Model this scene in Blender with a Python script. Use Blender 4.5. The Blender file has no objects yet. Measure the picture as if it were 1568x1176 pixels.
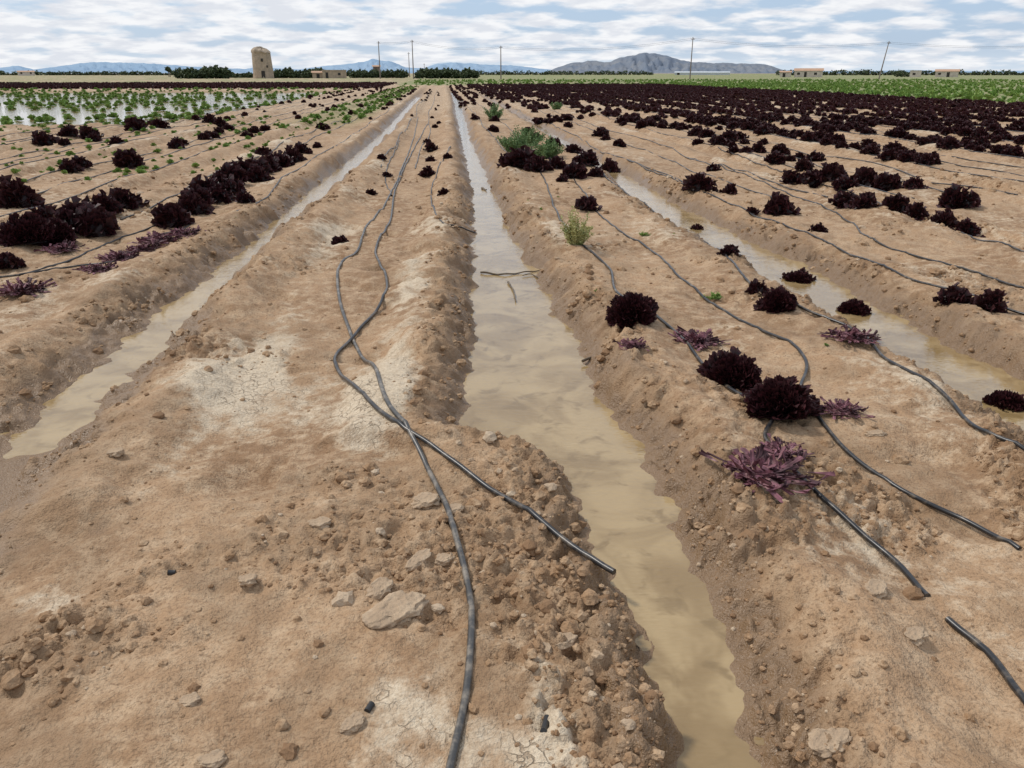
import bpy, bmesh, math, numpy as np
from mathutils import Vector
# ---------------------------------------------------------------- noise
def hsh(ix,iy,s):
    a=(ix.astype(np.int64)*374761393+iy.astype(np.int64)*668265263+s*1442695041)&0xFFFFFFFF
    a=((a^(a>>13))*1274126177)&0xFFFFFFFF
    a=a^(a>>16)
    return (a&0xFFFFFF)/16777216.0
def gn(x,y,s=0):
    x=np.asarray(x,float); y=np.asarray(y,float)
    ix=np.floor(x).astype(np.int64); iy=np.floor(y).astype(np.int64)
    fx=x-ix; fy=y-iy
    u=fx*fx*fx*(fx*(fx*6-15)+10); v=fy*fy*fy*(fy*(fy*6-15)+10)
    def g(dx,dy):
        a=hsh(ix+dx,iy+dy,s)*6.2831853
        return np.cos(a)*(fx-dx)+np.sin(a)*(fy-dy)
    return 1.5*((g(0,0)*(1-u)+g(1,0)*u)*(1-v)+(g(0,1)*(1-u)+g(1,1)*u)*v)
def fbm(x,y,o=4,s=0):
    r=0;a=1.0;t=0
    for i in range(o):
        r=r+a*gn(x*2**i+i*7.3,y*2**i-i*3.1,s+i*17); t+=a; a*=.5
    return r/t*1.3
def worley(x,y,s=0):
    ix=np.floor(x).astype(np.int64); iy=np.floor(y).astype(np.int64)
    F=np.full(x.shape,9.0); C=np.zeros(x.shape)
    for i in (-1,0,1):
        for j in (-1,0,1):
            px=ix+i+hsh(ix+i,iy+j,s); py=iy+j+hsh(ix+i,iy+j,s+5)
            d=np.hypot(px-x,py-y); c=hsh(ix+i,iy+j,s+9)
            m=d<F; F=np.where(m,d,F); C=np.where(m,c,C)
    return F,C
def ss(a,b,x):
    t=np.clip((x-a)/(b-a),0,1); return t*t*(3-2*t)
# ---------------------------------------------------------------- survey: sight lines -> ground coordinates (metres)
CH=1.6; f=1223.0; P=math.radians(21.27); YAW=math.radians(4.75)
cp,sp=math.cos(P),math.sin(P); cy_,sy_=math.cos(YAW),math.sin(YAW)
def onplane(u,v,z):
    dx=(u-784)/f; dy=(588-v)/f
    t=(CH-z)/(sp-cp*dy); fw=t*(cp+sp*dy); la=t*dx
    return la*cy_+fw*sy_, fw*cy_-la*sy_
def bearing(u,D):
    la=(u-784)/f*D/1.073
    return la*cy_+D*sy_, D*cy_-la*sy_
def elev(v,D):
    dy=(588-v)/f
    return CH+D*(-sp+cp*dy)/(cp+sp*dy)
def edge(pts):
    a=sorted([onplane(u,v,0)[::-1] for u,v in pts])
    return np.array([p[0] for p in a]),np.array([p[1] for p in a])
cL=edge([(693,150),(706,215),(722,300),(723,400),(722,500),(714,600),(706,640),(690,690),(760,700),(850,712),(900,790),(912,860),(940,900),(972,960),(1000,1040),(1012,1100),(1040,1176)])
cR=edge([(703,150),(722,215),(755,290),(790,370),(825,420),(850,480),(890,520),(908,588),(955,660),(1008,720),(1050,800),(1072,860),(1098,940),(1125,1040),(1160,1176)])
lL=edge([(636,150),(583,205),(528,250),(455,310),(382,370),(305,430),(215,500),(120,580),(20,660)])
lR=edge([(644,150),(598,205),(556,250),(490,310),(422,370),(354,430),(282,500),(200,580),(110,660)])
rL=edge([(812,190),(926,265),(974,310),(1035,350),(1138,405),(1246,475),(1370,550),(1475,610)])
rR=edge([(822,190),(952,265),(1029,310),(1108,350),(1230,405),(1354,475),(1500,550),(1640,620)])
PER=2.35
def furrow(Y,L,R):
    a=np.interp(Y,*L); b=np.interp(Y,*R); return (a+b)/2,(b-a)/2
def flood(X,Y):
    n=.8*gn(X*.3,Y*.3,77)
    return ss(-8.3,-9.6,X+n)*ss(26,29,Y+n*2)*ss(80,74,Y+n)*ss(-75,-70,X)
def H(X,Y,detail=True,full=False):
    X=np.asarray(X,float); Y=np.asarray(Y,float)
    amp=ss(160,60,Y)
    wob=.025*gn(X*.2+3,Y*1.3,1)+.06*gn(X*1.8,Y*3.0,2)*ss(.8,3,Y)+((.045*gn(X*6,Y*8,3)+.018*gn(X*19,Y*19,5))*ss(.25,1.2,Y) if detail else 0)
    Xw=X+wob
    c0,h0=furrow(Y,cL,cR); c1,h1=furrow(Y,lL,lR); c2,h2=furrow(Y,rL,rR)
    d0=np.abs(Xw-c0)-h0; d1=np.abs(Xw-c1)-h1; d2=np.abs(Xw-c2)-h2
    ml=np.mod(c1-Xw+PER/2,PER)-PER/2; dl=np.where(c1-Xw>PER/2,np.abs(ml)-.10,9)
    mr=np.mod(Xw-c2+PER/2,PER)-PER/2; dr=np.where(Xw-c2>PER/2,np.abs(mr)-.10,9)
    dw=np.minimum(np.minimum(d0,d1),d2); dd=np.minimum(dl,dr)
    isd=dd<dw; dm=np.minimum(dw,dd)
    f1=(d1<=dm+1e-6); f2=(d2<=dm+1e-6)
    shore=Y+.35*gn(X*3,Y*2,14)+.15*gn(X*9,Y*7,15)
    floor=np.where(isd,.085,-.06); floor=np.where(f1,-.06+.075*ss(4.1,3.0,shore),floor)
    hl=ss(3.25,2.75,Y+.3*gn(X*2,Y*1.5,8)+.25*(X<-.7))*ss(.75,.35,X)
    bedh=.18+.04*gn(X*.8,Y*.55,4)+.024*gn(X*2.6,Y*1.7,9)-.04*ss(3.4,2.2,Y)*ss(.5,.9,X)-.05*f2*ss(.6,.1,dm)
    mid=(X>c1)&(X<c0)
    bedh=bedh-np.where(mid,.10,.055)*ss(.34,.66,dm+.09*gn(X*1.3,Y*1.9,12))
    bedh=bedh-np.where(mid,.055,.03)*ss(.2,.65,gn(X*2.0+Y*.7,Y*2.6,13))*ss(.05,.3,dm)*ss(14,8,Y)
    hh=.085-.045*ss(-.6,-1.9,X)+.02*gn(X*1.5,Y*1.5,6)
    bedh=bedh*(1-hl)+hh*hl
    bw=.26+.17*gn(X*1.1,Y*1.4,10)+.25*f1*ss(8,4,Y)+.08*ss(3.4,2.2,Y)*(X>.5)
    bw=np.maximum(bw,.09)
    bw=bw*(1-hl)+.13*hl
    t=np.clip(dm/bw,0,1); R=.5*(t*t*(3-2*t))+.5*(1-(1-t)**2)
    b0=np.maximum(floor,0.0)
    ins=ss(0,.09,-dm)
    z=np.where(dm<0,floor*ins+b0*(1-ins),b0+(bedh-b0)*R)
    z=bedh+(z-bedh)*amp
    fl=flood(X,Y); z=z*(1-fl)+(-.035+.05*gn(X*.9,Y*.35,31))*fl
    cm=np.zeros(X.shape)
    if detail:
        near=ss(40,15,Y)
        land=ss(-.01,.05,dm)
        z=z+(.016*fbm(X*2,Y*2,3,40)+.014*fbm(X*8,Y*8,3,41))*land*near
        bank=ss(.0,.04,dm)*ss(.44,.16,dm)*np.where(isd,.6,1)*np.where(Y>3.2,.8,1)
        pat=ss(-.08,.3,fbm(X*1.1+9,Y*1.1,3,50))
        front=ss(3.0,2.3,Y)
        blk=np.exp(-(((X-.24)/.28)**2+((Y-2.5)/.45)**2))
        rgt=ss(.75,.95,X)*ss(4.2,2.4,Y)
        cm=np.clip(1.1*bank*(.45+.9*pat)+front*pat*.6+blk*1.2+rgt*pat*.65+.6*pat*ss(.05,.35,fbm(X*.8,Y*.8,2,53)),0,1)*land*(1-fl)
        sm=np.exp(-(((X+1.5)/.9)**2+((Y-2.8)/.5)**2))
        cm=cm*(1-.85*sm)
        m=(Y<22)&(cm>.02)&(X>-20)&(X<20)
        if m.any():
            x=X[m];y=Y[m]; k=cm[m]
            x2=x+.03*gn(x*16,y*16,60); y2=y+.03*gn(x*16,y*16,61)
            F,C=worley(x2*12,y2*12,62); b1=np.clip(1-(F/.5)**3,0,1)*(C>.45)*C
            F,C=worley(x2*26,y2*26,63); b2=np.clip(1-(F/.52)**3,0,1)*(C>.35)*C
            rough=.032*fbm(x*20,y*20,3,65)
            z[m]+=k*(.030*b1+.020*b2+rough*ss(14,6,y))
            h1_=ss(.3,.55,gn(x*7,y*7,66)); z[m]-=k*.042*h1_
    if full: return z,dm,isd,cm,hl,fl,d0,d1,d2
    return z
def Hs(x,y): return float(H(np.array([x]),np.array([y]),False)[0])
def G(u,v):
    z=.15
    for i in range(12):
        x,y=onplane(u,v,z); z=.5*z+.5*Hs(x,y)
    return x,y
# ---------------------------------------------------------------- mesh helpers
col=bpy.context.scene.collection
def mk(name,V,F,mat=None,attrs=None,smooth=True,parent=None):
    V=np.asarray(V,np.float32); me=bpy.data.meshes.new(name)
    if isinstance(F,np.ndarray):
        n=F.shape[1]
        me.vertices.add(len(V)); me.vertices.foreach_set('co',V.ravel())
        me.loops.add(F.size); me.loops.foreach_set('vertex_index',F.astype(np.int32).ravel())
        me.polygons.add(len(F)); me.polygons.foreach_set('loop_start',np.arange(0,F.size,n,dtype=np.int32))
        try: me.polygons.foreach_set('loop_total',np.full(len(F),n,dtype=np.int32))
        except Exception: pass
        me.update(calc_edges=True)
    else:
        me.from_pydata([tuple(map(float,v)) for v in V],[],F)
    if attrs:
        for k,a in attrs.items():
            at=me.attributes.new(k,'FLOAT','POINT'); at.data.foreach_set('value',np.asarray(a,np.float32))
    me.polygons.foreach_set('use_smooth',np.full(len(me.polygons),smooth)); me.update()
    ob=bpy.data.objects.new(name,me); col.objects.link(ob)
    if mat: me.materials.append(mat)
    if parent: ob.parent=parent
    return ob
class NT:
    def __init__(s,name):
        s.m=bpy.data.materials.new(name); s.m.use_nodes=True; s.t=s.m.node_tree; s.t.nodes.clear()
        s.out=s.t.nodes.new('ShaderNodeOutputMaterial'); s.b=s.t.nodes.new('ShaderNodeBsdfPrincipled')
        s.t.links.new(s.b.outputs[0],s.out.inputs[0]); s.tc=s.t.nodes.new('ShaderNodeTexCoord')
    def put(s,sock,v):
        if isinstance(v,bpy.types.NodeSocket): s.t.links.new(v,sock)
        elif isinstance(v,(tuple,list)) and len(v)==3 and sock.type=='RGBA': sock.default_value=(*v,1)
        else: sock.default_value=v
    def noise(s,scale,detail=4,rough=.6,vec=None,dist=0):
        n=s.t.nodes.new('ShaderNodeTexNoise'); n.inputs['Scale'].default_value=scale; n.inputs['Detail'].default_value=detail
        n.inputs['Roughness'].default_value=rough; n.inputs['Distortion'].default_value=dist
        s.put(n.inputs['Vector'],vec or s.tc.outputs['Object']); return n.outputs['Fac']
    def math(s,op,a,b=0.0,c=0.0,clamp=False):
        n=s.t.nodes.new('ShaderNodeMath'); n.operation=op; n.use_clamp=clamp
        s.put(n.inputs[0],a); s.put(n.inputs[1],b); s.put(n.inputs[2],c); return n.outputs[0]
    def rng(s,v,a,b,c=0.0,d=1.0):
        n=s.t.nodes.new('ShaderNodeMapRange'); n.interpolation_type='SMOOTHSTEP'
        s.put(n.inputs[0],v)
        for i,q in enumerate((a,b,c,d)): n.inputs[i+1].default_value=q
        return n.outputs[0]
    def mix(s,f_,a,b,mode='MIX'):
        n=s.t.nodes.new('ShaderNodeMix'); n.data_type='RGBA'; n.blend_type=mode
        s.put(n.inputs[0],f_); s.put(n.inputs[6],a); s.put(n.inputs[7],b); return n.outputs[2]
    def attr(s,nm):
        n=s.t.nodes.new('ShaderNodeAttribute'); n.attribute_name=nm; return n.outputs['Fac']
    def bump(s,h,st,dist,prev=None):
        n=s.t.nodes.new('ShaderNodeBump'); n.inputs['Strength'].default_value=st; n.inputs['Distance'].default_value=dist
        s.put(n.inputs['Height'],h)
        if prev: s.put(n.inputs['Normal'],prev)
        return n.outputs[0]
    def vor(s,scale,vec=None,feat='F1'):
        n=s.t.nodes.new('ShaderNodeTexVoronoi'); n.feature=feat; n.inputs['Scale'].default_value=scale
        s.put(n.inputs['Vector'],vec or s.tc.outputs['Object']); return n
    def set(s,**k):
        for a,v in k.items(): s.put(s.b.inputs[a.replace('_',' ')],v)
def simple(name,c1,c2,scale=5,rough=.85,bump=0,bs=30,spec=.3):
    m=NT(name); c=m.mix(m.rng(m.noise(scale),.35,.65),c1,c2); m.set(Base_Color=c,Roughness=rough)
    m.b.inputs['Specular IOR Level'].default_value=spec
    if bump: m.set(Normal=m.bump(m.noise(bs),.8,bump))
    return m.m
# ---------------------------------------------------------------- ground
def soilcolors(m,n1):
    n2=m.noise(11,4,.7); n3=m.noise(75,3,.7)
    brown=m.mix(n1,(.38,.243,.140),(.265,.159,.086))
    brown=m.mix(m.rng(n2,.38,.68),brown,(.46,.325,.205))
    brown=m.mix(m.math('MULTIPLY',m.rng(n3,.46,.70),.65),brown,(.165,.097,.053))
    return brown,n2,n3
m=NT('soil'); n1a=m.attr('n1'); brown,n2,n3=soilcolors(m,n1a)
dry=m.attr('dry'); wet=m.attr('wet'); grn=m.attr('green')
df=m.rng(m.math('ADD',dry,m.math('MULTIPLY',m.math('SUBTRACT',n2,.5),1.5)),.28,.92)
crust=m.mix(m.rng(n3,.35,.65),(.60,.50,.37),(.47,.37,.26))
c=m.mix(df,brown,crust)
dis=m.t.nodes.new('ShaderNodeTexNoise'); dis.inputs['Scale'].default_value=14; dis.inputs['Detail'].default_value=3; m.t.links.new(m.tc.outputs['Object'],dis.inputs['Vector'])
va=m.t.nodes.new('ShaderNodeVectorMath'); va.operation='MULTIPLY_ADD'; m.t.links.new(dis.outputs['Color'],va.inputs[0]); va.inputs[1].default_value=(.10,.10,.10); m.t.links.new(m.tc.outputs['Object'],va.inputs[2])
e1=m.vor(17,va.outputs[0],'DISTANCE_TO_EDGE').outputs['Distance']
ck=m.math('MULTIPLY',m.math('MULTIPLY',m.rng(e1,.036,.004),m.attr('crack')),m.rng(df,.2,.9,.1,1))
ck=m.math('MULTIPLY',ck,m.rng(m.noise(5,2),.40,.56,.05,1))
c=m.mix(m.math('MULTIPLY',ck,.55),c,(.17,.105,.06))
wetc=m.mix(n2,(.235,.150,.084),(.155,.094,.050))
c=m.mix(m.math('MULTIPLY',wet,.92),c,wetc)
gc=m.mix(m.rng(m.noise(.8,3),.4,.6),(.13,.19,.055),(.24,.235,.11))
c=m.mix(grn,c,gc)
hb=m.math('ADD',m.math('MULTIPLY',m.noise(30,3,.7),.013),m.math('MULTIPLY',m.noise(120,2,.7),.004))
hb=m.math('SUBTRACT',hb,m.math('MULTIPLY',ck,.006))
m.set(Base_Color=c,Roughness=m.rng(wet,.3,1,.93,.36),Normal=m.bump(hb,.9,1.0)); m.b.inputs['Specular IOR Level'].default_value=.32
SOIL=m.m
ys=list(np.arange(-4,1.0,.06)); y=1.0
while y<5500:
    ys.append(y); y+= max(.009,.0032*y) if y<12 else .013*y
ys=np.array(ys)
sd=np.arange(-.72,.92,.0023); so=np.geomspace(.004,2.2,50)
s=np.concatenate([-.72-so[::-1],sd,.92+so])
SC=np.sqrt((ys+1.5)**2+4)
Xg=(s[None,:]*SC[:,None]); Yg=np.repeat(ys[:,None],len(s),1)
ny,nx=Xg.shape; X=Xg.ravel(); Y=Yg.ravel()
Z,dm,isd,cm,hl,fl,d0,d1,d2=H(X,Y,True,True)
dw=np.minimum(np.minimum(d0,d1),d2)
n=fbm(X*1.3,Y*1.3,3,70)
wet=np.clip(1.2*ss(.09,.015,Z)*ss(.4,.05,dw)+.75*ss(.3,.1,dw)*ss(-.5,.2,n+.15)+.45*hl*ss(-.05,.35,fbm(X*2.2,Y*2.2,3,74))+.4*ss(.05,.4,fbm(X*1.6,Y*1.3,3,75))*ss(9,5,Y),0,1)*ss(120,40,Y)
wet=np.maximum(wet,ss(.12,-.05,d1)*ss(4.6,3.6,Y)*.5); wet=np.maximum(wet,fl*.8)
ga=lambda x,y_,a,b:np.exp(-(((X-x)/a)**2+((Y-y_)/b)**2))
wet=np.maximum(wet,.7*ga(.25,2.45,.3,.45)*ss(-.4,.3,n))
dry=ss(.14,.20,Z-cm*.03)*.5*(.6+.9*n)+.45*ss(-.05,.45,fbm(X*.7,Y*.45,3,71))
brk=.75+.5*fbm(X*3.5,Y*3.5,3,80)
dry+=brk*(1.15*ga(-1.1,4.1,.26,1.1)+1.1*ga(-.36,3.6,.16,.9)+1.0*ga(-.28,5.8,.16,1.3)+1.0*ga(-.1,1.45,.25,.42)+.9*ga(.25,1.5,.15,.25)+.8*ga(1.25,2.4,.35,.35)+.7*ga(2.3,3.6,.35,.9)+.9*ga(-1.25,2.15,.25,.16)+.7*ga(-1.1,7.5,.2,1.5)+.5*ga(.1,2.0,.1,.3)+.6*ga(-.5,2.5,.35,.2)+.5*ga(-.8,1.7,.3,.2))
wet=wet*(1-.9*np.clip(ga(-1.1,4.1,.24,1.0)+ga(-.36,3.6,.16,.9)+ga(-.28,5.8,.14,1.3)+ga(-.1,1.45,.27,.42),0,1))
dry=np.clip(dry-.55*hl*(1-ga(-.1,1.45,.6,.6))*ss(.3,-.2,n)-wet,0,1)
dry=np.maximum(dry,.5*ss(15,40,Y)*(1-fl))
gnz=ss(-.6,.3,fbm(X*.25,Y*.12,3,79))
green=np.clip(ss(108,114,Y)*ss(2500,900,Y)*.9*(X>-6)+ss(26,30,X)*ss(30,60,Y+X*.2)*ss(2500,900,Y)+ .35*fl+.5*ss(-2.2,-3.,X)*ss(-5.5,-4.5,X)*ss(22,30,Y)*ss(105,90,Y)+.8*ss(128,135,Y)*ss(2500,900,Y)*(X<=-6)*gnz,0,1)*(.55+.45*gnz)
n1=ss(-.35,.35,fbm(X*.9,Y*.9,3,72))
crack=np.maximum(ss(-.05,.2,fbm(X*1.5,Y*1.5,2,73)),np.clip(ga(-.2,1.6,.5,.5)+ga(-1.1,4.0,.4,1)+ga(-.36,3.5,.3,1),0,1))*ss(.5,.15,cm)*ss(.4,.1,wet)*ss(.2,.5,dry)*ss(9,5,Y)
idx=np.arange(ny*nx).reshape(ny,nx)
F=np.stack([idx[:-1,:-1],idx[:-1,1:],idx[1:,1:],idx[1:,:-1]],-1).reshape(-1,4)
mk('ground',np.stack([X,Y,Z],1),F,SOIL,dict(wet=wet,dry=dry,green=green,n1=n1,crack=crack))
# ---------------------------------------------------------------- water
m=NT('muddy_water')
sc=m.t.nodes.new('ShaderNodeMapping'); sc.inputs['Scale'].default_value=(1,.5,1); m.t.links.new(m.tc.outputs['Object'],sc.inputs[0])
cw=m.mix(m.rng(m.noise(2.2,3,.6,None,1.2),.35,.65),(.38,.272,.138),(.26,.175,.080))
cw=m.mix(m.rng(m.noise(7,3,.6,None,.5),.52,.7,0,.7),cw,(.195,.128,.055))
sc2=m.t.nodes.new('ShaderNodeMapping'); sc2.inputs['Scale'].default_value=(.5,1.6,1); m.t.links.new(m.tc.outputs['Object'],sc2.inputs[0])
hb=m.math('ADD',m.math('MULTIPLY',m.noise(14,2,.5,sc.outputs[0]),.0016),m.math('MULTIPLY',m.noise(45,1,.5,sc2.outputs[0]),.0013))
m.set(Base_Color=cw,Roughness=.02,Normal=m.bump(hb,1,1.0)); m.b.inputs['IOR'].default_value=1.5
WATER=m.m
def strip(name,L,R,y0,y1,pad=.3,z=-.003):
    ys_=np.concatenate([np.arange(y0,14,.25),np.geomspace(14,y1,40)]); V=[]
    for yy in ys_:
        a=np.interp(yy,*L)-pad; b=np.interp(yy,*R)+pad
        V+= [(a,yy,z),(b,yy,z)]
    n_=len(ys_); F=np.array([[2*i,2*i+1,2*i+3,2*i+2] for i in range(n_-1)])
    mk(name,V,F,WATER)
strip('furrow_water',cL,cR,.2,75)
strip('furrow_water',lL,lR,2.7,60)
strip('furrow_water',rL,rR,2.6,30)
mk('flood_water',[(-90,25,0.001),(-7.7,25,0.001),(-7.7,83,0.001),(-90,83,0.001)],np.array([[0,1,2,3]]),WATER)
# ---------------------------------------------------------------- plant templates
def leaf_ball(nl,na,nc,seed,R=.17,emin=0,emax=88,w0=.006,w1=.034,ruf=.012,squash=1.0,flat=False,spread=.01,pw=.8,lmin=.8):
    r=np.random.default_rng(seed); V=[];F=[];T=[]
    for i in range(nl):
        az=r.uniform(0,2*math.pi); el=math.radians(emin+(emax-emin)*r.uniform()**pw)
        d=np.array([math.cos(el)*math.cos(az),math.cos(el)*math.sin(az),math.sin(el)])
        q=r.normal(size=3); sd_=np.cross(d,q); sd_/=np.linalg.norm(sd_); nn=np.cross(d,sd_)
        L=R*r.uniform(lmin,1.05); ph=r.uniform(0,6.28); base=np.array([r.normal()*spread,r.normal()*spread,.015])
        bend=r.normal(size=3)*R*(.35 if flat else .10); b0=len(V)
        for a in range(na+1):
            t=a/na; wd=w0+w1*t**1.3*(1-.35*max(0,t-.8)/.2)
            for c_ in range(nc+1):
                s_=c_/nc*2-1
                rr=ruf*t*t*math.sin(s_*5+ph+a*2.1)
                p=base+d*L*(t-.06*abs(s_)*t+.05*t*math.sin(s_*9+ph))+sd_*wd*s_+nn*rr+bend*t*t
                p[2]=max(p[2]*squash,.004); V.append(p); T.append(t)
        for a in range(na):
            for c_ in range(nc):
                k=b0+a*(nc+1)+c_; F.append((k,k+1,k+nc+2,k+nc+1))
    return np.array(V),np.array(F),np.array(T)
def frill_head(nf,seg,seed,R=.17,ln=.05,hgt=.034,amp=.011,lump=.16):
    # curly-leaf lettuce: ruffled leaf margins packed over a lumpy dome, around a dark core
    r=np.random.default_rng(seed); V=[];F=[];T=[]
    def rad(d):
        az=math.atan2(d[1],d[0]); return 1+lump*math.sin(3*az+seed)*(1-d[2])+lump*.6*math.sin(5*az+d[2]*4+seed*2)+lump*.4*math.sin(9*az+d[2]*9)
    nu,nv=14,6
    for j in range(nv+1):
        el=-.15+j/nv*1.72
        for i in range(nu):
            az=i/nu*6.2832; d=np.array([math.cos(el)*math.cos(az),math.cos(el)*math.sin(az),math.sin(el)])
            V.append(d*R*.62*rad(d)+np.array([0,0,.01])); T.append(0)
    for j in range(nv):
        for i in range(nu): F.append((j*nu+i,j*nu+(i+1)%nu,(j+1)*nu+(i+1)%nu,(j+1)*nu+i))
    for i in range(nf):
        az=r.uniform(0,6.2832); sz_=r.uniform(-.1,1); cz=math.sqrt(max(0,1-sz_*sz_)); d=np.array([cz*math.cos(az),cz*math.sin(az),sz_])
        a=np.cross(d,r.normal(size=3)); a/=np.linalg.norm(a); bq=np.cross(d,a)
        lay=r.uniform(.66,1.02)*rad(d); L=ln*r.uniform(.6,1.4); ph=r.uniform(0,6.28); fr=r.uniform(1.3,2.2); tilt=r.normal()*.6; b0=len(V)
        for j in range(seg+1):
            s_=j/seg*2-1; w=math.sin(j*fr+ph); curl=.25*s_*s_
            pb=d*R*(lay-.2)+a*L*.4*s_+bq*.3*amp*w
            pt=d*(R*lay+hgt*.5*(1-.5*s_*s_+.6*math.cos(j*fr*1.3+ph)))+a*L*s_+bq*(amp*w*1.5+hgt*.5*tilt)-d*R*curl*.25
            for p,t in ((pb,.1),(pt,1.)):
                p[2]=max(p[2]+.012,.003); V.append(p); T.append(t)
        for j in range(seg): k=b0+2*j; F.append((k,k+1,k+3,k+2))
    return np.array(V),np.array(F),np.array(T)
HI=[frill_head(600,7,10+i,ln=.033,hgt=.034,amp=.010) for i in range(4)]
MID=[frill_head(110,4,20+i,ln=.05,hgt=.05,amp=.017,lump=.2) for i in range(4)]
LOW=[leaf_ball(18,1,2,30+i,w0=.03,w1=.09,ruf=.03) for i in range(4)]
WILT=[leaf_ball(250,3,3,40+i,R=.11,emax=16,w0=.002,w1=.018,ruf=.014,squash=.6,flat=True,spread=.062,pw=1.4,lmin=.25) for i in range(3)]
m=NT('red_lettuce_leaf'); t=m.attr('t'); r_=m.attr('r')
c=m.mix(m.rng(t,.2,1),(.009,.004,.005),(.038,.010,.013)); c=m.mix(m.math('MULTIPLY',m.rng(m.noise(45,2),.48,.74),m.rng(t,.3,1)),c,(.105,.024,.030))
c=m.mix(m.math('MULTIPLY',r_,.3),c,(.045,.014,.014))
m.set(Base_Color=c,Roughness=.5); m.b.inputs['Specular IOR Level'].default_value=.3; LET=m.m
m=NT('wilted_lettuce_leaf'); t=m.attr('t')
c=m.mix(m.rng(t,.1,.9),(.42,.26,.24),(.16,.055,.07)); c=m.mix(m.rng(m.noise(30,2),.45,.7),c,(.25,.10,.13)); c=m.mix(m.rng(m.noise(10,2),.46,.62),c,(.05,.015,.02))
m.set(Base_Color=c,Roughness=.7); WLT=m.m
def leafmat(name,c1,c2,c3):
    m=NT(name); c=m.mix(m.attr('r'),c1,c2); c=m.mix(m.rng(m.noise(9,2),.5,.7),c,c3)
    m.set(Base_Color=c,Roughness=.65); m.b.inputs['Specular IOR Level'].default_value=.3; return m.m
GRN=leafmat('green_crop_leaf',(.15,.26,.05),(.23,.33,.08),(.10,.18,.04))
WEED=leafmat('weed_leaf',(.10,.18,.06),(.18,.26,.10),(.06,.11,.04))
YEL=leafmat('yellow_weed_leaf',(.34,.34,.12),(.44,.41,.19),(.20,.25,.09))
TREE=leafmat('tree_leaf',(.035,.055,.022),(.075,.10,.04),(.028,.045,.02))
def merge(name,tmpl,pos,scl,mat,zs=None,seed=1):
    r=np.random.default_rng(seed); Vs=[];Fs=[];Ts=[];Rs=[];o=0
    for i,(p,s_) in enumerate(zip(pos,scl)):
        V,F,T=tmpl[i%len(tmpl)]; a=r.uniform(0,6.28); ca,sa=math.cos(a),math.sin(a)
        W=np.empty_like(V); W[:,0]=V[:,0]*ca-V[:,1]*sa; W[:,1]=V[:,0]*sa+V[:,1]*ca; W[:,2]=V[:,2]*(zs[i] if zs is not None else 1)
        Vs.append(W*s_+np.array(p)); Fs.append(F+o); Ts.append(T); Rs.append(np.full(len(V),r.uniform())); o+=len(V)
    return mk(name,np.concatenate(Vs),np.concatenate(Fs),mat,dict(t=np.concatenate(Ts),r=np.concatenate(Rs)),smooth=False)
def mergexy(name,tmpl,xy,scl,mat,seed,dz=-.01,zmin=-1):
    xy=np.array(xy); z=np.maximum(H(xy[:,0],xy[:,1],False),zmin)+dz
    return merge(name,tmpl,np.column_stack([xy,z]),scl,mat,seed=seed)
NEARL=[(1210,655,116),(1135,600,96),(975,499,82),(1230,444,52),(1200,480,56),(1165,452,36),(1315,495,53),(1555,645,60),(1525,479,48),(1470,464,45),(1120,394,32),(1070,360,26),(900,325,42),(800,260,62),(825,264,40),(880,275,42),(935,269,38),(900,254,42),(855,259,32),(520,374,30),(655,272,28),(680,298,18),(660,232,22),(686,243,15),(1200,330,48),(1257,356,25),(1155,329,20),(1075,295,52),(1120,298,25),(1480,320,52),(1220,283,36),(1250,288,40),(1282,278,42),(1302,290,40),(1335,288,44),(1365,292,40),(1405,290,30),(1300,317,40),(1332,320,40),(1382,326,40),(1410,338,38),(1452,350,40),(1490,362,38),(1190,252,30),(1235,262,28),(1120,217,30),(1135,214,22),(985,196,20),
(15,318,58),(28,378,72),(72,378,60),(110,345,60),(142,366,60),(150,330,50),(182,318,50),(192,258,42),(62,225,34),(102,212,26),(132,213,28),(258,350,56),(288,330,54),(308,306,52),(330,296,52),(348,284,48),(365,275,46),(388,268,44),(405,265,42),(425,257,40),(445,250,36),(460,236,30),(330,312,46),(300,318,46),(268,228,24),(325,212,18),(205,200,32),(240,196,26),(485,227,16),(372,312,28),(5,418,42),(320,188,20),(335,192,22),(60,350,54),(95,362,56),(125,352,50),(390,278,40),(350,300,44)]
r=np.random.default_rng(3)
for i,(u,v,wd) in enumerate(NEARL):
    x,y=G(u,v); dist=math.sqrt(x*x+y*y+2); R=.5*wd/f*dist*.9; y+=R*.85
    T=HI if wd>48 and y<8 else MID
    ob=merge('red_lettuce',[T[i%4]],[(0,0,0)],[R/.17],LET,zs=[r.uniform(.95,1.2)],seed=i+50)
    ob.location=(x,y,Hs(x,y)-.012); ob.rotation_euler=(r.normal()*.12,r.normal()*.12,0)
for i,(u,v,wd) in enumerate([(1172,728,118),(1195,700,70),(1062,525,70),(968,533,40),(1300,520,60),(1322,512,40),(1290,632,55),(248,372,60),(185,398,50),(35,448,60),(215,385,40),(285,360,45),(95,385,40),(150,415,40)]):
    x,y=G(u,v); dist=math.sqrt(x*x+y*y+2); R=.5*wd/f*dist
    ob=merge('wilted_lettuce',[WILT[i%3]],[(0,0,0)],[R/.17],WLT,seed=i); ob.location=(x,y,Hs(x,y)+.012)
pos=[[],[]];scl=[[],[]]
def addl(x,y,s_):
    k=0 if y<28 else 1
    pos[k].append((x,y)); scl[k].append(s_)
c2x=float(furrow(np.array([12.]),rL,rR)[0][0])
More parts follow.
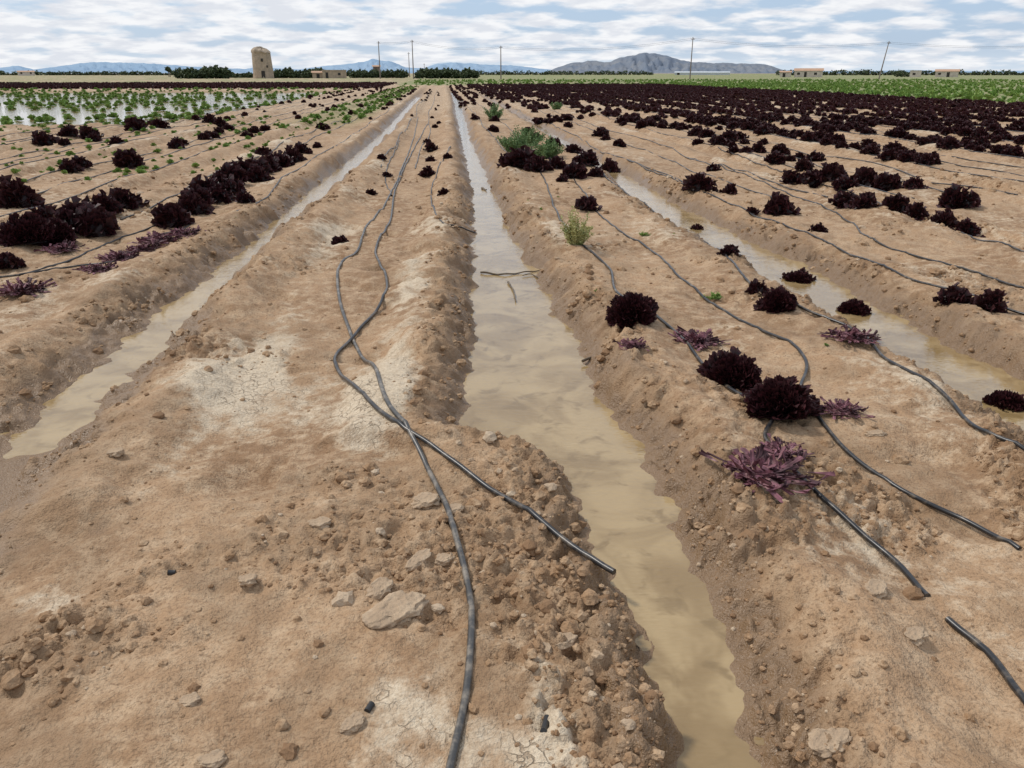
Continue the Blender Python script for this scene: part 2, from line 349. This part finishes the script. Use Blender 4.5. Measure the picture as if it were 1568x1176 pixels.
for b in range(0,11):
    for off in (.5,.95,1.4,1.85):
        x0=c2x+b*PER+off
        if x0>28.5: continue
        Yc=np.arange(8.5,112,.40); NN=fbm(np.full(len(Yc),x0*.35),Yc*.16,3,90)
        for y,nn in zip(Yc,NN):
            far=ss(20,38,y)*ss(4,8,x0)
            p=ss(-.25,.25,nn+.34*ss(10,26,y)+.24*ss(3.5,9,x0)-.28+.22*far)*.92
            if b==0: p=p*.3*ss(14,24,y)+.02+.4*ss(35,60,y)
            if b==1: p=p*.5*ss(9,20,y)+.06+.35*ss(35,60,y)
            if y<12.5 and b<3: p*=.15
            if off in (.5,1.85) : p*=.5+.3*far
            if r.uniform()<p: addl(x0+r.normal()*.1,y+r.normal()*.1,r.uniform(.6,1.15)*(1 if y<50 else 1.12))
for x0 in (1.1,1.7,2.3):
    for y in np.arange(11,110,.45):
        if r.uniform()<.10+.3*ss(25,60,y): addl(x0+r.normal()*.1,y,r.uniform(.5,1.))
c1x=float(furrow(np.array([12.]),lL,lR)[0][0])
for b in range(0,3):
    for off in (.7,1.6):
        x0=c1x-b*PER-off
        for y in np.arange(13,85,.45):
            if r.uniform()<(.14 if b==0 else .11)+.12*ss(30,60,y): addl(x0+r.normal()*.12,y,r.uniform(.5,1.0))
for y in np.arange(9,80,.5):
    if r.uniform()<.10: addl(-.25+r.normal()*.1,y,r.uniform(.35,.65))
    if r.uniform()<.05+.15*ss(40,70,y): addl(-1.0+r.normal()*.1,y,r.uniform(.4,.7))
for y in np.arange(86,128,1.1):
    for x in np.arange(-75,-6,.75):
        if r.uniform()<.8: addl(x+r.normal()*.1,y+r.normal()*.2,1.4)
mergexy('red_lettuce_rows',MID,pos[0],scl[0],LET,5)
mergexy('distant_red_lettuce_rows',LOW,pos[1],scl[1],LET,6)
TUFT=[leaf_ball(26,2,1,60+i,R=.22,emin=15,w0=.012,w1=.03,ruf=.01) for i in range(4)]
TUFTM=[leaf_ball(34,1,2,65+i,R=.17,emin=5,w0=.012,w1=.045,ruf=.02,squash=.85) for i in range(4)]
TUFTL=[leaf_ball(14,1,1,70+i,R=.25,emin=10,w0=.03,w1=.06,ruf=.0,squash=.9) for i in range(4)]
gp=[];gs=[]
for xr in np.arange(-62,-8.6,1.3):
    Yc=np.arange(27,84,.42); NN=gn(np.full(len(Yc),xr*.15),Yc*.15,33)
    for y,nn in zip(Yc,NN):
        if r.uniform()<.42*ss(-.5,.3,nn+.15): gp.append((xr+r.normal()*.13,y+r.normal()*.1)); gs.append(r.uniform(.6,1.35))
for y in np.arange(22,100,.35):
    for x0 in (-2.9,-3.4,-4.3):
        if r.uniform()<.5*ss(20,36,y): gp.append((x0+r.normal()*.15,y)); gs.append(r.uniform(.4,1.))
for i in range(450):
    gp.append((r.uniform(-14,-3.4),r.uniform(12,30))); gs.append(r.uniform(.12,.45)*(1+.03*gp[-1][1]*.5))
mergexy('green_crop_rows',TUFTM,gp,gs,GRN,8,0,.0)
gp=[];gs=[]
for i in range(4200):
    if i<2400:
        x=29+abs(r.normal())*28; y=r.uniform(34,125)
    else: x=r.uniform(-5,120); y=r.uniform(112,190)
    gp.append((x,y)); gs.append(r.uniform(.6,1.5))
mergexy('field_weeds',TUFTL,gp,gs,GRN,9)
gp=[];gs=[]
for i in range(50):
    x,y=G(r.uniform(0,1568),r.uniform(200,600))
    if Hs(x,y)>.14: gp.append((x,y)); gs.append(r.uniform(.05,.13))
mergexy('weed_seedlings',TUFT,gp,gs,GRN,10)
def weed(name,u,v,wpx,hpx,mat,seed,nst=26,ls=.02,nk=5):
    x,y=G(u,v); dist=math.sqrt(x*x+y*y+2); W=wpx/f*dist; Ht=hpx/f*dist; r=np.random.default_rng(seed); y+=W*.3
    V=[];F=[];R=[]
    for i in range(nst):
        az=r.uniform(0,6.28); lean=r.uniform()**.6; tip=np.array([math.cos(az)*lean*W*.5,math.sin(az)*lean*W*.5,Ht*r.uniform(.5,1.1)*(1-.45*lean)])
        base=tip*np.array([.3,.3,0])
        for k in range(12):
            t=(k+1)/12; p=base+(tip-base)*np.array([t**1.2,t**1.2,t])
            for j in range(nk):
                d=r.normal(size=3); d[2]=abs(d[2])*.6; d/=np.linalg.norm(d); s_=np.cross(d,r.normal(size=3)); s_/=np.linalg.norm(s_)
                L=ls*r.uniform(.8,2.)*(1.2-.5*t); b=len(V); q=r.uniform(); p2=p+r.normal(size=3)*ls*.5; p2[2]=max(p2[2],.005)
                for a_,kk in ((0,0),(1,.5),(0,1),(-1,.5)): V.append(p2+d*L*kk+s_*ls*.42*a_); R.append(q)
                F.append((b,b+1,b+2,b+3))
        s_=np.array([.004,0,0]); b=len(V)
        for p in (base-s_,base+s_,tip+s_*.3,tip-s_*.3): V.append(p); R.append(.5)
        F.append((b,b+1,b+2,b+3))
    ob=mk(name,np.array(V),np.array(F),mat,dict(r=np.array(R)),smooth=False); ob.location=(x,y,Hs(x,y)-.01)
weed('green_weed',838,243,58,32,WEED,1,56,.028,7)
weed('green_weed',790,235,60,38,WEED,2,56,.028,7)
weed('green_weed',812,224,50,30,WEED,8,44,.03,6)
weed('green_weed',757,184,32,28,WEED,3,40,.04)
weed('yellow_weed',884,378,54,66,YEL,4,34,.017,7)
weed('green_weed',852,168,20,14,WEED,5,14,.05)
weed('small_weed',988,362,22,8,GRN,6,8,.01)
weed('small_weed',1098,462,40,10,GRN,7,10,.01)
# ---------------------------------------------------------------- hoses
m=NT('polyethylene_hose'); c=m.mix(m.rng(m.noise(14,4,.7),.47,.74),(.016,.016,.018),(.15,.12,.09))
m.set(Base_Color=c,Roughness=.33); HOSE=m.m
m=NT('dusty_hose'); c=m.mix(m.rng(m.noise(12,4,.7),.44,.68),(.05,.048,.046),(.23,.195,.155))
m.set(Base_Color=c,Roughness=.38); HOSED=m.m
HP=[]
def catmull(P_,step):
    P_=np.array(P_); Q=np.vstack([2*P_[0]-P_[1],P_,2*P_[-1]-P_[-2]]); out=[]
    for i in range(1,len(Q)-2):
        p0,p1,p2,p3=Q[i-1:i+3]; n_=max(2,int(np.linalg.norm(p2-p1)/step))
        for k in range(n_):
            t=k/n_; out.append(.5*((2*p1)+(-p0+p2)*t+(2*p0-5*p1+4*p2-p3)*t*t+(-p0+3*p1-3*p2+p3)*t**3))
    out.append(Q[-2]); return np.array(out)
def tube(name,C,zs,rad,mat):
    cu=bpy.data.curves.new(name,'CURVE'); cu.dimensions='3D'; cu.bevel_depth=1; cu.bevel_resolution=2; cu.use_fill_caps=True
    sp_=cu.splines.new('POLY'); sp_.points.add(len(C)-1)
    for i,p in enumerate(C):
        sp_.points[i].co=(p[0],p[1],zs[i],1); sp_.points[i].radius=rad if np.isscalar(rad) else rad[i]
    ob=bpy.data.objects.new(name,cu); col.objects.link(ob); cu.materials.append(mat); return ob
def hose(name,px=None,pts=None,rad=.0105,mat=None,step=.04,lift=0.0,detail=True,end=None):
    if px is not None: pts=[G(u,v) for u,v in px]
    if end: pts=pts+[onplane(u,v,.075) for u,v in end]
    C=catmull(pts,step); z=H(C[:,0],C[:,1],detail); zz=z.copy()
    if detail:
        HP.append(C)
        for i in range(len(z)): zz[i]=np.max(z[max(0,i-2):i+3])
        zz=np.convolve(np.pad(zz,(3,3),'edge'),np.ones(7)/7,'valid')
        zz=np.maximum(zz-.008,z-rad*.5)
    zz=np.maximum(zz,-.004)
    if end:
        k=int(.45/step); zz[-k:]=np.maximum(zz[-k:],np.linspace(zz[-k],.05,k))
    return tube(name,C,zz+rad*.8+lift,rad,mat or HOSE)
hose('drip_hose',[(640,180),(632,215),(602,290),(562,345),(550,380),(520,410),(520,460),(540,520),(570,560),(590,610),(625,660),(650,710),(680,770),(695,820),(712,880),(722,940),(720,1010),(712,1080),(690,1176),(680,1230)],mat=HOSED,rad=.0112)
hose('drip_hose',[(655,190),(628,240),(606,290),(597,340),(575,385),(592,430),(585,465),(545,515),(515,545),(520,575),(560,610),(610,650),(660,690),(730,740),(800,785),(860,832)],lift=.004,end=[(905,865),(940,886)])
hose('drip_hose',[(690,225),(668,270),(660,300),(672,335),(700,350),(728,368)],rad=.008)
hose('drip_hose',[(612,215),(596,250),(590,275),(600,300)],rad=.008)
hose('drip_hose',[(800,240),(830,270),(850,320),(880,370),(930,410),(945,450),(1000,480),(1040,515),(1080,565),(1120,600),(1180,640),(1172,675),(1230,740),(1300,805),(1370,860),(1420,915)],rad=.0100)
hose('drip_hose',[(1450,950),(1510,1000),(1550,1050),(1590,1100)])
hose('drip_hose',[(860,250),(890,290),(930,340),(990,380),(1040,425),(1100,470),(1160,505),(1210,525),(1235,560),(1225,600),(1260,650),(1300,700),(1380,755),(1470,805),(1560,845)],rad=.0095)
hose('drip_hose',[(890,240),(930,275),(1000,325),(1080,370),(1140,425),(1230,475),(1310,510),(1360,555),(1450,610),(1500,660),(1600,712)],rad=.0095)
hose('drip_hose',[(960,245),(1060,290),(1150,330),(1280,380),(1400,430),(1590,485)],rad=.009)
hose('drip_hose',[(1050,240),(1180,285),(1290,335),(1330,365),(1420,400),(1590,448)],rad=.009)
hose('drip_hose',[(1100,225),(1250,280),(1400,335),(1590,395)],rad=.009)
hose('drip_hose',[(-20,428),(60,415),(120,395),(180,370),(240,345),(330,300),(420,262)],rad=.009)
hose('drip_hose',[(30,425),(120,410),(185,400),(225,372),(290,345)],rad=.008)
for b in range(0,6):
    for off in (.5,1.3,1.8):
        x0=c2x+b*PER+off; hose('drip_hose',pts=[(x0+r.normal()*.08,yy) for yy in np.geomspace(9.5 if b<2 else 4,90,16)],step=.5,detail=False,rad=.009)
for b in range(0,4):
    for off in (.5,1.2,1.7):
        x0=c1x-b*PER-off; hose('drip_hose',pts=[(x0+r.normal()*.08,yy) for yy in np.geomspace(9 if b<1 else 5,60,14)],step=.5,detail=False,rad=.009)
for x0 in (-1.0,-.45,1.2,1.9): hose('drip_hose',pts=[(x0+r.normal()*.06,yy) for yy in np.geomspace(14,80,14)],step=.5,detail=False,rad=.009)
STICK=simple('dead_wood',(.10,.075,.05),(.2,.16,.12),20)
def stick(px,z0,rad):
    pts=[onplane(u,v,z0) for u,v in px]; C=catmull(pts,.02); n_=len(C)
    tube('stick',C,[z0+.004*math.sin(i*.7) for i in range(n_)],[rad*(1-.5*i/n_) for i in range(n_)],STICK)
stick([(736,417),(770,420),(800,417),(826,414)],.008,.009); stick([(828,428),(815,420),(800,422)],.008,.007)
stick([(778,432),(786,445),(790,462)],.006,.008); stick([(892,553),(915,545),(938,541)],.02,.009)
stick([(738,288),(745,291)],.01,.015)
# ---------------------------------------------------------------- clods and stones
def ico(sub,seed,amp=.25,sq=.7,fr=1.6):
    bm=bmesh.new(); bmesh.ops.create_icosphere(bm,subdivisions=sub,radius=1)
    V=np.array([v.co[:] for v in bm.verts]); F=np.array([[v.index for v in f_.verts] for f_ in bm.faces]); bm.free()
    o=seed*11.3
    d=fbm(V[:,0]*fr+o,V[:,1]*fr+V[:,2]*1.7,3,seed)+fbm(V[:,2]*fr+o,V[:,0]*fr,3,seed+3)
    V=V*(1+amp*d)[:,None]; V[:,2]*=sq
    return V,F,np.zeros(len(V))
m=NT('clod_soil'); brown,n2,n3=soilcolors(m,m.attr('r'))
c=m.mix(m.rng(m.attr('r'),.90,1,0,.8),brown,(.50,.40,.29)); c=m.mix(m.rng(m.attr('r'),.5,0),c,(.225,.134,.074))
m.set(Base_Color=c,Roughness=.95,Normal=m.bump(m.noise(50,3,.7),.9,.009)); m.b.inputs['Specular IOR Level'].default_value=.2; CLOD=m.m
Ts=[ico(1,i,.34) for i in range(9)]; Tb=[ico(2,i,.42,.75,2.4) for i in range(9)]
N=150000; u=r.uniform(-.75,.93,N); yy=1.0+12*r.uniform(0,1,N)**1.5; xx=u*(yy+1.3)
z,dm_,_,cm_,_,_,_,_,_=H(xx,yy,True,True)
keep=(z>.006)&(r.uniform(0,1,N)<np.clip(.02+.55*cm_**1.3,0,1)); xx=xx[keep];yy=yy[keep];z=z[keep]
sz=np.clip(.0050*np.exp(r.normal(size=len(xx))*.62),.003,.026)*(1+.09*yy)
hp=np.concatenate(HP); hp=hp[hp[:,1]<7]; md=np.full(len(xx),9.)
for k in range(0,len(xx),4000): md[k:k+4000]=np.hypot(xx[k:k+4000,None]-hp[None,:,0],yy[k:k+4000,None]-hp[None,:,1]).min(1)
ok=md>sz*.8+.014; xx,yy,z,sz=xx[ok],yy[ok],z[ok],sz[ok]
big=sz>.0115*(1+.05*yy)
for nm,T,k in (('soil_crumbs',Ts,~big),('soil_clods',Tb,big)):
    merge(nm,T,[(a,b,c_) for a,b,c_ in zip(xx[k],yy[k],z[k]+sz[k]*.05)],sz[k],CLOD,seed=11)
def slab(u,v,wpx,asp,sq,seed,rot=0):
    x,y=G(u,v); dist=math.sqrt(x*x+y*y+2); R=.5*wpx/f*dist
    V,F,_=ico(5,seed,.26,sq,1.5); V=V.copy(); V[:,1]*=asp
    V[:,2]=np.clip(V[:,2],-sq,sq*.6)+.07*fbm(V[:,0]*3,V[:,1]*3,4,seed)+.03*fbm(V[:,0]*9,V[:,1]*9,3,seed+1)
    ob=mk('dried_mud_clod',V*R,F,CLOD,dict(r=np.full(len(V),.955)))
    ob.location=(x,y,Hs(x,y)+R*sq*.25); ob.rotation_euler=(.08,-.1,rot)
for a in [(605,940,100,.6,.38,1,.5),(583,905,46,.7,.6,2,1),(640,862,50,.5,.45,3,.9),(680,858,30,.8,.6,4,.3),(652,770,42,.8,.55,5,0),(694,782,34,.7,.5,6,.4),(380,890,26,.8,.7,7,0),(490,805,34,.7,.6,8,0),(178,695,20,.8,.7,9,0),(1270,1140,60,.7,.5,10,.3),(1400,975,36,.7,.5,11,.4),(540,1110,40,.6,.45,12,.7),(1340,665,30,.5,.3,13,0),(325,1165,40,.6,.4,14,0),(290,1075,30,.7,.5,16,0),(860,985,44,.7,.6,17,.2),(830,1000,36,.7,.6,18,.8),(1340,905,40,.7,.5,19,.8)]: slab(*a)
PL=simple('black_plastic',(.02,.02,.022),(.04,.04,.04),5,.4)
for px in ([(832,1130),(838,1103)],[(562,1092),(570,1080)],[(256,872),(268,870)]): hose('broken_hose_piece',px,mat=PL,rad=.009,step=.01)
# ---------------------------------------------------------------- background
def emp(name,u,D):
    x,y=bearing(u,D); e=bpy.data.objects.new(name,None); col.objects.link(e)
    e.location=(x,y,0.1); e.rotation_euler=(0,0,-math.atan2(x,y)); return e
def boxes(L):
    V=[];F=[]
    for x0,x1,y0,y1,z0,z1 in L:
        b=len(V); V+=[(x0,y0,z0),(x1,y0,z0),(x1,y1,z0),(x0,y1,z0),(x0,y0,z1),(x1,y0,z1),(x1,y1,z1),(x0,y1,z1)]
        F+=[(b,b+3,b+2,b+1),(b+4,b+5,b+6,b+7),(b,b+1,b+5,b+4),(b+1,b+2,b+6,b+5),(b+2,b+3,b+7,b+6),(b+3,b,b+4,b+7)]
    return V,F
STONE=simple('old_masonry',(.42,.33,.24),(.31,.25,.185),1.2,.9,.05,3)
WHITE=simple('limewash_wall',(.58,.52,.45),(.46,.41,.35),.8)
ROOF=simple('clay_tile',(.40,.24,.15),(.47,.31,.21),2)
DARK=simple('dark_opening',(.03,.028,.025),(.05,.045,.04),2)
e=emp('ruined_windmill_tower',403,250)
prof=[(2.95,0),(2.85,2),(2.75,4),(2.66,6),(2.6,6.9),(2.7,7.0),(2.7,7.6),(2.5,7.9),(1.9,8.25),(1.0,8.5),(.05,8.55)]
V=[];F=[];n_=48
for i,(rr,zz) in enumerate(prof):
    for k in range(n_):
        a=k/n_*6.2832; q=1+.02*math.sin(a*3+i)+.02*math.sin(a*7+i*2); zq=zz-((.7*max(0,math.sin(a*1.0+2.2))+.15*math.sin(a*9))*(zz>7.2)); V.append((rr*q*math.cos(a),rr*q*math.sin(a),zq))
for i in range(len(prof)-1):
    for k in range(n_): F.append((i*n_+k,i*n_+(k+1)%n_,(i+1)*n_+(k+1)%n_,(i+1)*n_+k))
mk('tower_wall',V,F,STONE,parent=e)
mk('door',*boxes([(-.5,.5,-3.0,-2.6,0,2.1)]),DARK,parent=e,smooth=False); mk('window',*boxes([(-.3,.3,-2.82,-2.3,4.6,5.4),(1.1,1.5,-2.62,-2.1,3.0,3.6)]),DARK,parent=e,smooth=False)
def house(name,u,D,w,d,h,rh,wall,roof,wins,flat=False):
    e=emp(name,u,D); mk('walls',*boxes([(-w/2,w/2,0,d,0,h)]),wall,parent=e,smooth=False)
    if flat: mk('parapet',*boxes([(-w/2-.1,w/2+.1,-.1,.1,h+.003,h+.3),(-w/2-.1,w/2+.1,d-.1,d+.1,h+.003,h+.3)]),wall,parent=e,smooth=False)
    else:
        o=.3; V=[(-w/2-o,-o,h+.003),(w/2+o,-o,h+.003),(w/2+o,d+o,h+.003),(-w/2-o,d+o,h+.003),(-w/2-o,d/2,h+rh),(w/2+o,d/2,h+rh)]
        mk('roof',V,[(0,1,5,4),(2,3,4,5),(1,2,5),(3,0,4),(0,3,2,1)],roof,parent=e,smooth=False)
    if wins: mk('windows',*boxes([(a,b,-.03,.06,c_,d_) for a,b,c_,d_ in wins]),DARK,parent=e,smooth=False)
house('ruined_farm_building',512,255,7,5,2.1,0,STONE,ROOF,[(-2.6,-1.8,0,1.7),(1,1.8,.9,1.6)],True)
house('farm_shed',487,256,3.4,4,1.6,.5,STONE,ROOF,[(-.5,.4,0,1.3)])
house('brown_farm_house',577,300,2.4,4,3.6,.5,simple('brown_wall',(.13,.10,.09),(.18,.14,.12),1),ROOF,[(-.5,.5,0,2)])
house('white_farm_house',1238,320,10,7,2.3,.9,WHITE,ROOF,[(-4,-3,.9,1.7),(-1.5,-.6,0,1.9),(2,3,.9,1.7)])
house('white_farm_shed',1203,322,4,5,1.8,.5,WHITE,ROOF,[(-1,0,0,1.5)])
house('white_farm_house',1450,330,8,7,2.1,.8,WHITE,ROOF,[(-3,-2,.9,1.6),(0,1,0,1.8)])
house('farm_annex',1402,332,4,5,2.2,0,WHITE,ROOF,[(-1,0,.8,1.6)],True)
house('farm_house',40,520,9,7,2.2,.7,WHITE,ROOF,[(-3,-2,1,2),(2,3,1,2)])
GH=simple('greenhouse_plastic',(.45,.49,.52),(.52,.55,.57),.2)
house('greenhouse',1075,700,44,20,1.9,.9,GH,GH,[(-20,-18,0,1.8)])
def foliage(name,blobs,n,leaf,seed,trunks=True):
    r=np.random.default_rng(seed); B=np.array(blobs); wts=B[:,3]*B[:,5]; k=r.choice(len(B),n,p=wts/wts.sum()); B_=B[k]
    nz=lambda a:a/np.linalg.norm(a,axis=1,keepdims=True)
    d=nz(r.normal(size=(n,3))); d*=(r.uniform(.45,1,n)**.6*(1+.25*np.sin(d[:,0]*9+k*3)*np.cos(d[:,2]*7)))[:,None]
    c_=B_[:,:3]+d*B_[:,3:6]; c_[:,2]=np.maximum(c_[:,2],.05)
    a=nz(r.normal(size=(n,3))); b=nz(np.cross(a,r.normal(size=(n,3)))); s_=(leaf*r.uniform(.6,1.4,n))[:,None]
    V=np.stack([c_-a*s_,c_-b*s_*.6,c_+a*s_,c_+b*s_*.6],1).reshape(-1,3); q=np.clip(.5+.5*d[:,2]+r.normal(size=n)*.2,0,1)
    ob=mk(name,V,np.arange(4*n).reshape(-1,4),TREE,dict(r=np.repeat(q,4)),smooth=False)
    if trunks: mk('trunks',*boxes([(x-.12,x+.12,y-.12,y+.12,-.1,max(z,.6)) for x,y,z,_,_,_ in blobs]),STICK,parent=ob,smooth=False)
def row(name,u0,u1,D,hpx,seed,n=7000,leaf=.3,var=.2):
    r=np.random.default_rng(seed); bl=[]; u=u0
    while u<u1:
        h=hpx*.00071*D*r.uniform(1-1.5*var,1+var); x,y=bearing(u,D+r.uniform(-4,4)); w=h*r.uniform(.5,.8)
        bl.append((x,y,h*.52,w,w,h*.5)); u+=w/(.000762*D)*r.uniform(.6,1.2)
    foliage(name,bl,n,leaf,seed)
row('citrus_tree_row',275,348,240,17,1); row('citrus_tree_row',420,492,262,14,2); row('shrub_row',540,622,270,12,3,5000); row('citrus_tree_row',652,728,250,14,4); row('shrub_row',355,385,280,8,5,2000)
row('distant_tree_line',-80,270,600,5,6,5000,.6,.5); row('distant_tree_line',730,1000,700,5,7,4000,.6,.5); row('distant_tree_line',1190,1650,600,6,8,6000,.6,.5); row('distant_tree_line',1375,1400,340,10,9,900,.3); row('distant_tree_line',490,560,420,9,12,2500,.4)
x,y=bearing(258,330); foliage('small_tree',[(x,y,3.1,1.0,1.0,.8),(x+.5,y,2.5,.8,.8,.6)],700,.25,10)
x,y=bearing(640,240); foliage('roadside_shrub',[(x,y,1.0,1.0,1.0,1.0)],700,.2,11)
POLE=simple('pole_wood',(.16,.13,.11),(.22,.19,.16),3)
def pole(u,D,vt,lean=0,arm=True):
    x,y=bearing(u,D); Ht=elev(vt,D); V=[];F=[]
    for i,(rr,zz) in enumerate([(.17,0),(.10,Ht)]):
        for k in range(10): a=k*.6283; V.append((rr*math.cos(a)+lean*zz,rr*math.sin(a),zz))
    for k in range(10): F.append((k,(k+1)%10,10+(k+1)%10,10+k))
    F.append(tuple(range(10,20)))
    if arm:
        B,BF=boxes([(lean*Ht-.45,lean*Ht+.45,-.05,.05,Ht-.5,Ht-.42)]+[(lean*Ht+q-.03,lean*Ht+q+.03,-.03,.03,Ht-.417,Ht-.22) for q in (-.4,0.15,.4)])
        o=len(V); V+=B; F+=[tuple(i+o for i in f_) for f_ in BF]
    ob=mk('utility_pole',V,F,POLE); ob.location=(x,y,0); return (x+lean*Ht,y,Ht-.2)
a=pole(582,240,63); b=pole(633,235,61); pole(627,330,80); c_=pole(767,225,70); d=pole(1057,215,57); e_=pole(1347,220,63,.13); pole(650,420,97)
WIRE=simple('wire',(.05,.05,.05),(.06,.06,.06),1)
def wire(p,q,sag):
    C=[];Z_=[]
    for i in range(21):
        t=i/20; C.append((p[0]+(q[0]-p[0])*t,p[1]+(q[1]-p[1])*t)); Z_.append(p[2]+(q[2]-p[2])*t-sag*4*t*(1-t))
    tube('power_line',C,Z_,.018,WIRE)
pb=bearing(1700,230)
for dz in (0,-.35):
    for p,q,s_ in ((a,b,.3),(b,c_,1.),(c_,d,1.4),(d,e_,1.3),(e_,(pb[0],pb[1],9.5),1.2)):
        wire((p[0],p[1],p[2]+dz),(q[0],q[1],q[2]+dz),s_)
def hills(name,pts,D,mat,seed):
    us=np.arange(pts[0][0],pts[-1][0]+.1,2.0); vs=np.interp(us,[p[0] for p in pts],[p[1] for p in pts])
    h=np.array([max(0,elev(v,D)) for v in vs]); h=h*(1+.09*fbm(us*.06,us*0,4,seed)); V=[]; nr=22
    for j in range(nr):
        t=j/(nr-1); dd=D*(1-.22*(1-t/.75)) if t<.75 else D*(1+.3*(t-.75)); pr=(t/.75)**1.25 if t<.75 else 1-(t-.75)/.25
        g=(gn(us*.09+j*.15,us*0+j*.35,seed+2)*.3+gn(us*.25,us*0+j*.5,seed+4)*.12)*math.sin(min(t/.75,1)*math.pi)
        for i,u in enumerate(us):
            x,y=bearing(u,D); k=dd/D; V.append((x*k,y*k,max(-1,h[i]*(pr+g[i])) if t>0 else -2))
    nu=len(us); idx=np.arange(nr*nu).reshape(nr,nu); F=np.stack([idx[:-1,:-1],idx[:-1,1:],idx[1:,1:],idx[1:,:-1]],-1).reshape(-1,4)
    mk(name,V,F,mat)
HF=simple('far_hill_haze_tint',(.24,.34,.46),(.28,.38,.49),.002,1,spec=0); HN=simple('hill_haze_tint',(.15,.18,.23),(.21,.225,.25),.006,1,spec=0)  # bluish base colours: distance haze painted into the hill surfaces
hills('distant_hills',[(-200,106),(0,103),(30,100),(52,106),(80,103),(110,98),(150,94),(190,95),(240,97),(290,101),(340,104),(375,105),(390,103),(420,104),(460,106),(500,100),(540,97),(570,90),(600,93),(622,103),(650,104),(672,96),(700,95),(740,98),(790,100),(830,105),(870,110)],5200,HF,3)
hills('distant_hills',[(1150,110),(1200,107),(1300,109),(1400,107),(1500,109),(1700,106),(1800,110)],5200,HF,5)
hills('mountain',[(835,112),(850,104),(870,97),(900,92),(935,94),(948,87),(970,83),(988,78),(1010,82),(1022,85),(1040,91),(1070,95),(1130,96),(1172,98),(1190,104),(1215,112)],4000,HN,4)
# ---------------------------------------------------------------- world, sun, camera
sun_az=math.radians(-60); sun_el=math.radians(52)
w=bpy.data.worlds.new('World'); bpy.context.scene.world=w; w.use_nodes=True; t=w.node_tree; t.nodes.clear()
N_=t.nodes.new; Lk=t.links.new
out=N_('ShaderNodeOutputWorld'); bg=N_('ShaderNodeBackground'); bg.inputs[1].default_value=.105; Lk(bg.outputs[0],out.inputs[0])
sky=N_('ShaderNodeTexSky'); sky.sky_type='NISHITA'; sky.sun_disc=False; sky.sun_elevation=sun_el; sky.sun_rotation=sun_az
tc=N_('ShaderNodeTexCoord'); sx=N_('ShaderNodeSeparateXYZ'); Lk(tc.outputs['Generated'],sx.inputs[0])
def M(op,a,b=0.,cl=False):
    n=N_('ShaderNodeMath'); n.operation=op; n.use_clamp=cl
    for i,q in enumerate((a,b)):
        if isinstance(q,bpy.types.NodeSocket): Lk(q,n.inputs[i])
        else: n.inputs[i].default_value=q
    return n.outputs[0]
zz=M('ADD',M('MAXIMUM',sx.outputs[2],0),.17); cx=M('DIVIDE',sx.outputs[0],zz); cyy=M('DIVIDE',sx.outputs[1],zz)
cb=N_('ShaderNodeCombineXYZ'); Lk(cx,cb.inputs[0]); Lk(cyy,cb.inputs[1])
def wn(scale,det,off,ro=.55):
    mp=N_('ShaderNodeMapping'); mp.inputs['Location'].default_value=(off,off*.7,0); Lk(cb.outputs[0],mp.inputs[0])
    n=N_('ShaderNodeTexNoise'); n.inputs['Scale'].default_value=scale; n.inputs['Detail'].default_value=det; n.inputs['Roughness'].default_value=ro; Lk(mp.outputs[0],n.inputs[0]); return n.outputs[0]
def mr(v,a,b,c=0.,d=1.):
    n=N_('ShaderNodeMapRange'); n.interpolation_type='SMOOTHSTEP'; Lk(v,n.inputs[0])
    for i,q in enumerate((a,b,c,d)): n.inputs[i+1].default_value=q
    return n.outputs[0]
def mx(f_,a,b):
    n=N_('ShaderNodeMix'); n.data_type='RGBA'
    for i,q in ((0,f_),(6,a),(7,b)):
        if isinstance(q,bpy.types.NodeSocket): Lk(q,n.inputs[i])
        elif isinstance(q,float): n.inputs[i].default_value=q
        else: n.inputs[i].default_value=(*q,1)
    return n.outputs[2]
base=mx(.7,sky.outputs[0],(4.6,6.1,8.4))
base=mx(mr(sx.outputs[2],.035,.0,0,.8),base,(6.6,7.5,8.4))
cov=mr(M('ADD',wn(3.6,5,3.3,.5),mr(sx.outputs[0],.5,-.6,.0,.09)),.40,.58)
shade=mx(mr(wn(5.2,4,9.1),.38,.62),(8.9,9.0,9.2),(7.1,7.4,8.0))
skyc=mx(cov,base,shade)
Lk(skyc,bg.inputs[0])
sd_=Vector((math.sin(sun_az)*math.cos(sun_el),math.cos(sun_az)*math.cos(sun_el),math.sin(sun_el)))
sl=bpy.data.lights.new('sun','SUN'); sl.energy=2.3; sl.angle=math.radians(7); sl.color=(1,.955,.89)
so_=bpy.data.objects.new('sun',sl); col.objects.link(so_); so_.rotation_euler=sd_.to_track_quat('Z','Y').to_euler(); so_.location=(0,0,20)
cam=bpy.data.cameras.new('camera'); cam.sensor_width=36; cam.lens=f/1568*36; cam.clip_end=20000; cam.clip_start=.05
co=bpy.data.objects.new('camera',cam); col.objects.link(co); co.location=(0,0,CH); co.rotation_euler=(math.pi/2-P,0,-YAW)
sc_=bpy.context.scene; sc_.camera=co; sc_.view_settings.view_transform='Standard'; sc_.view_settings.look='None'; sc_.view_settings.exposure=0
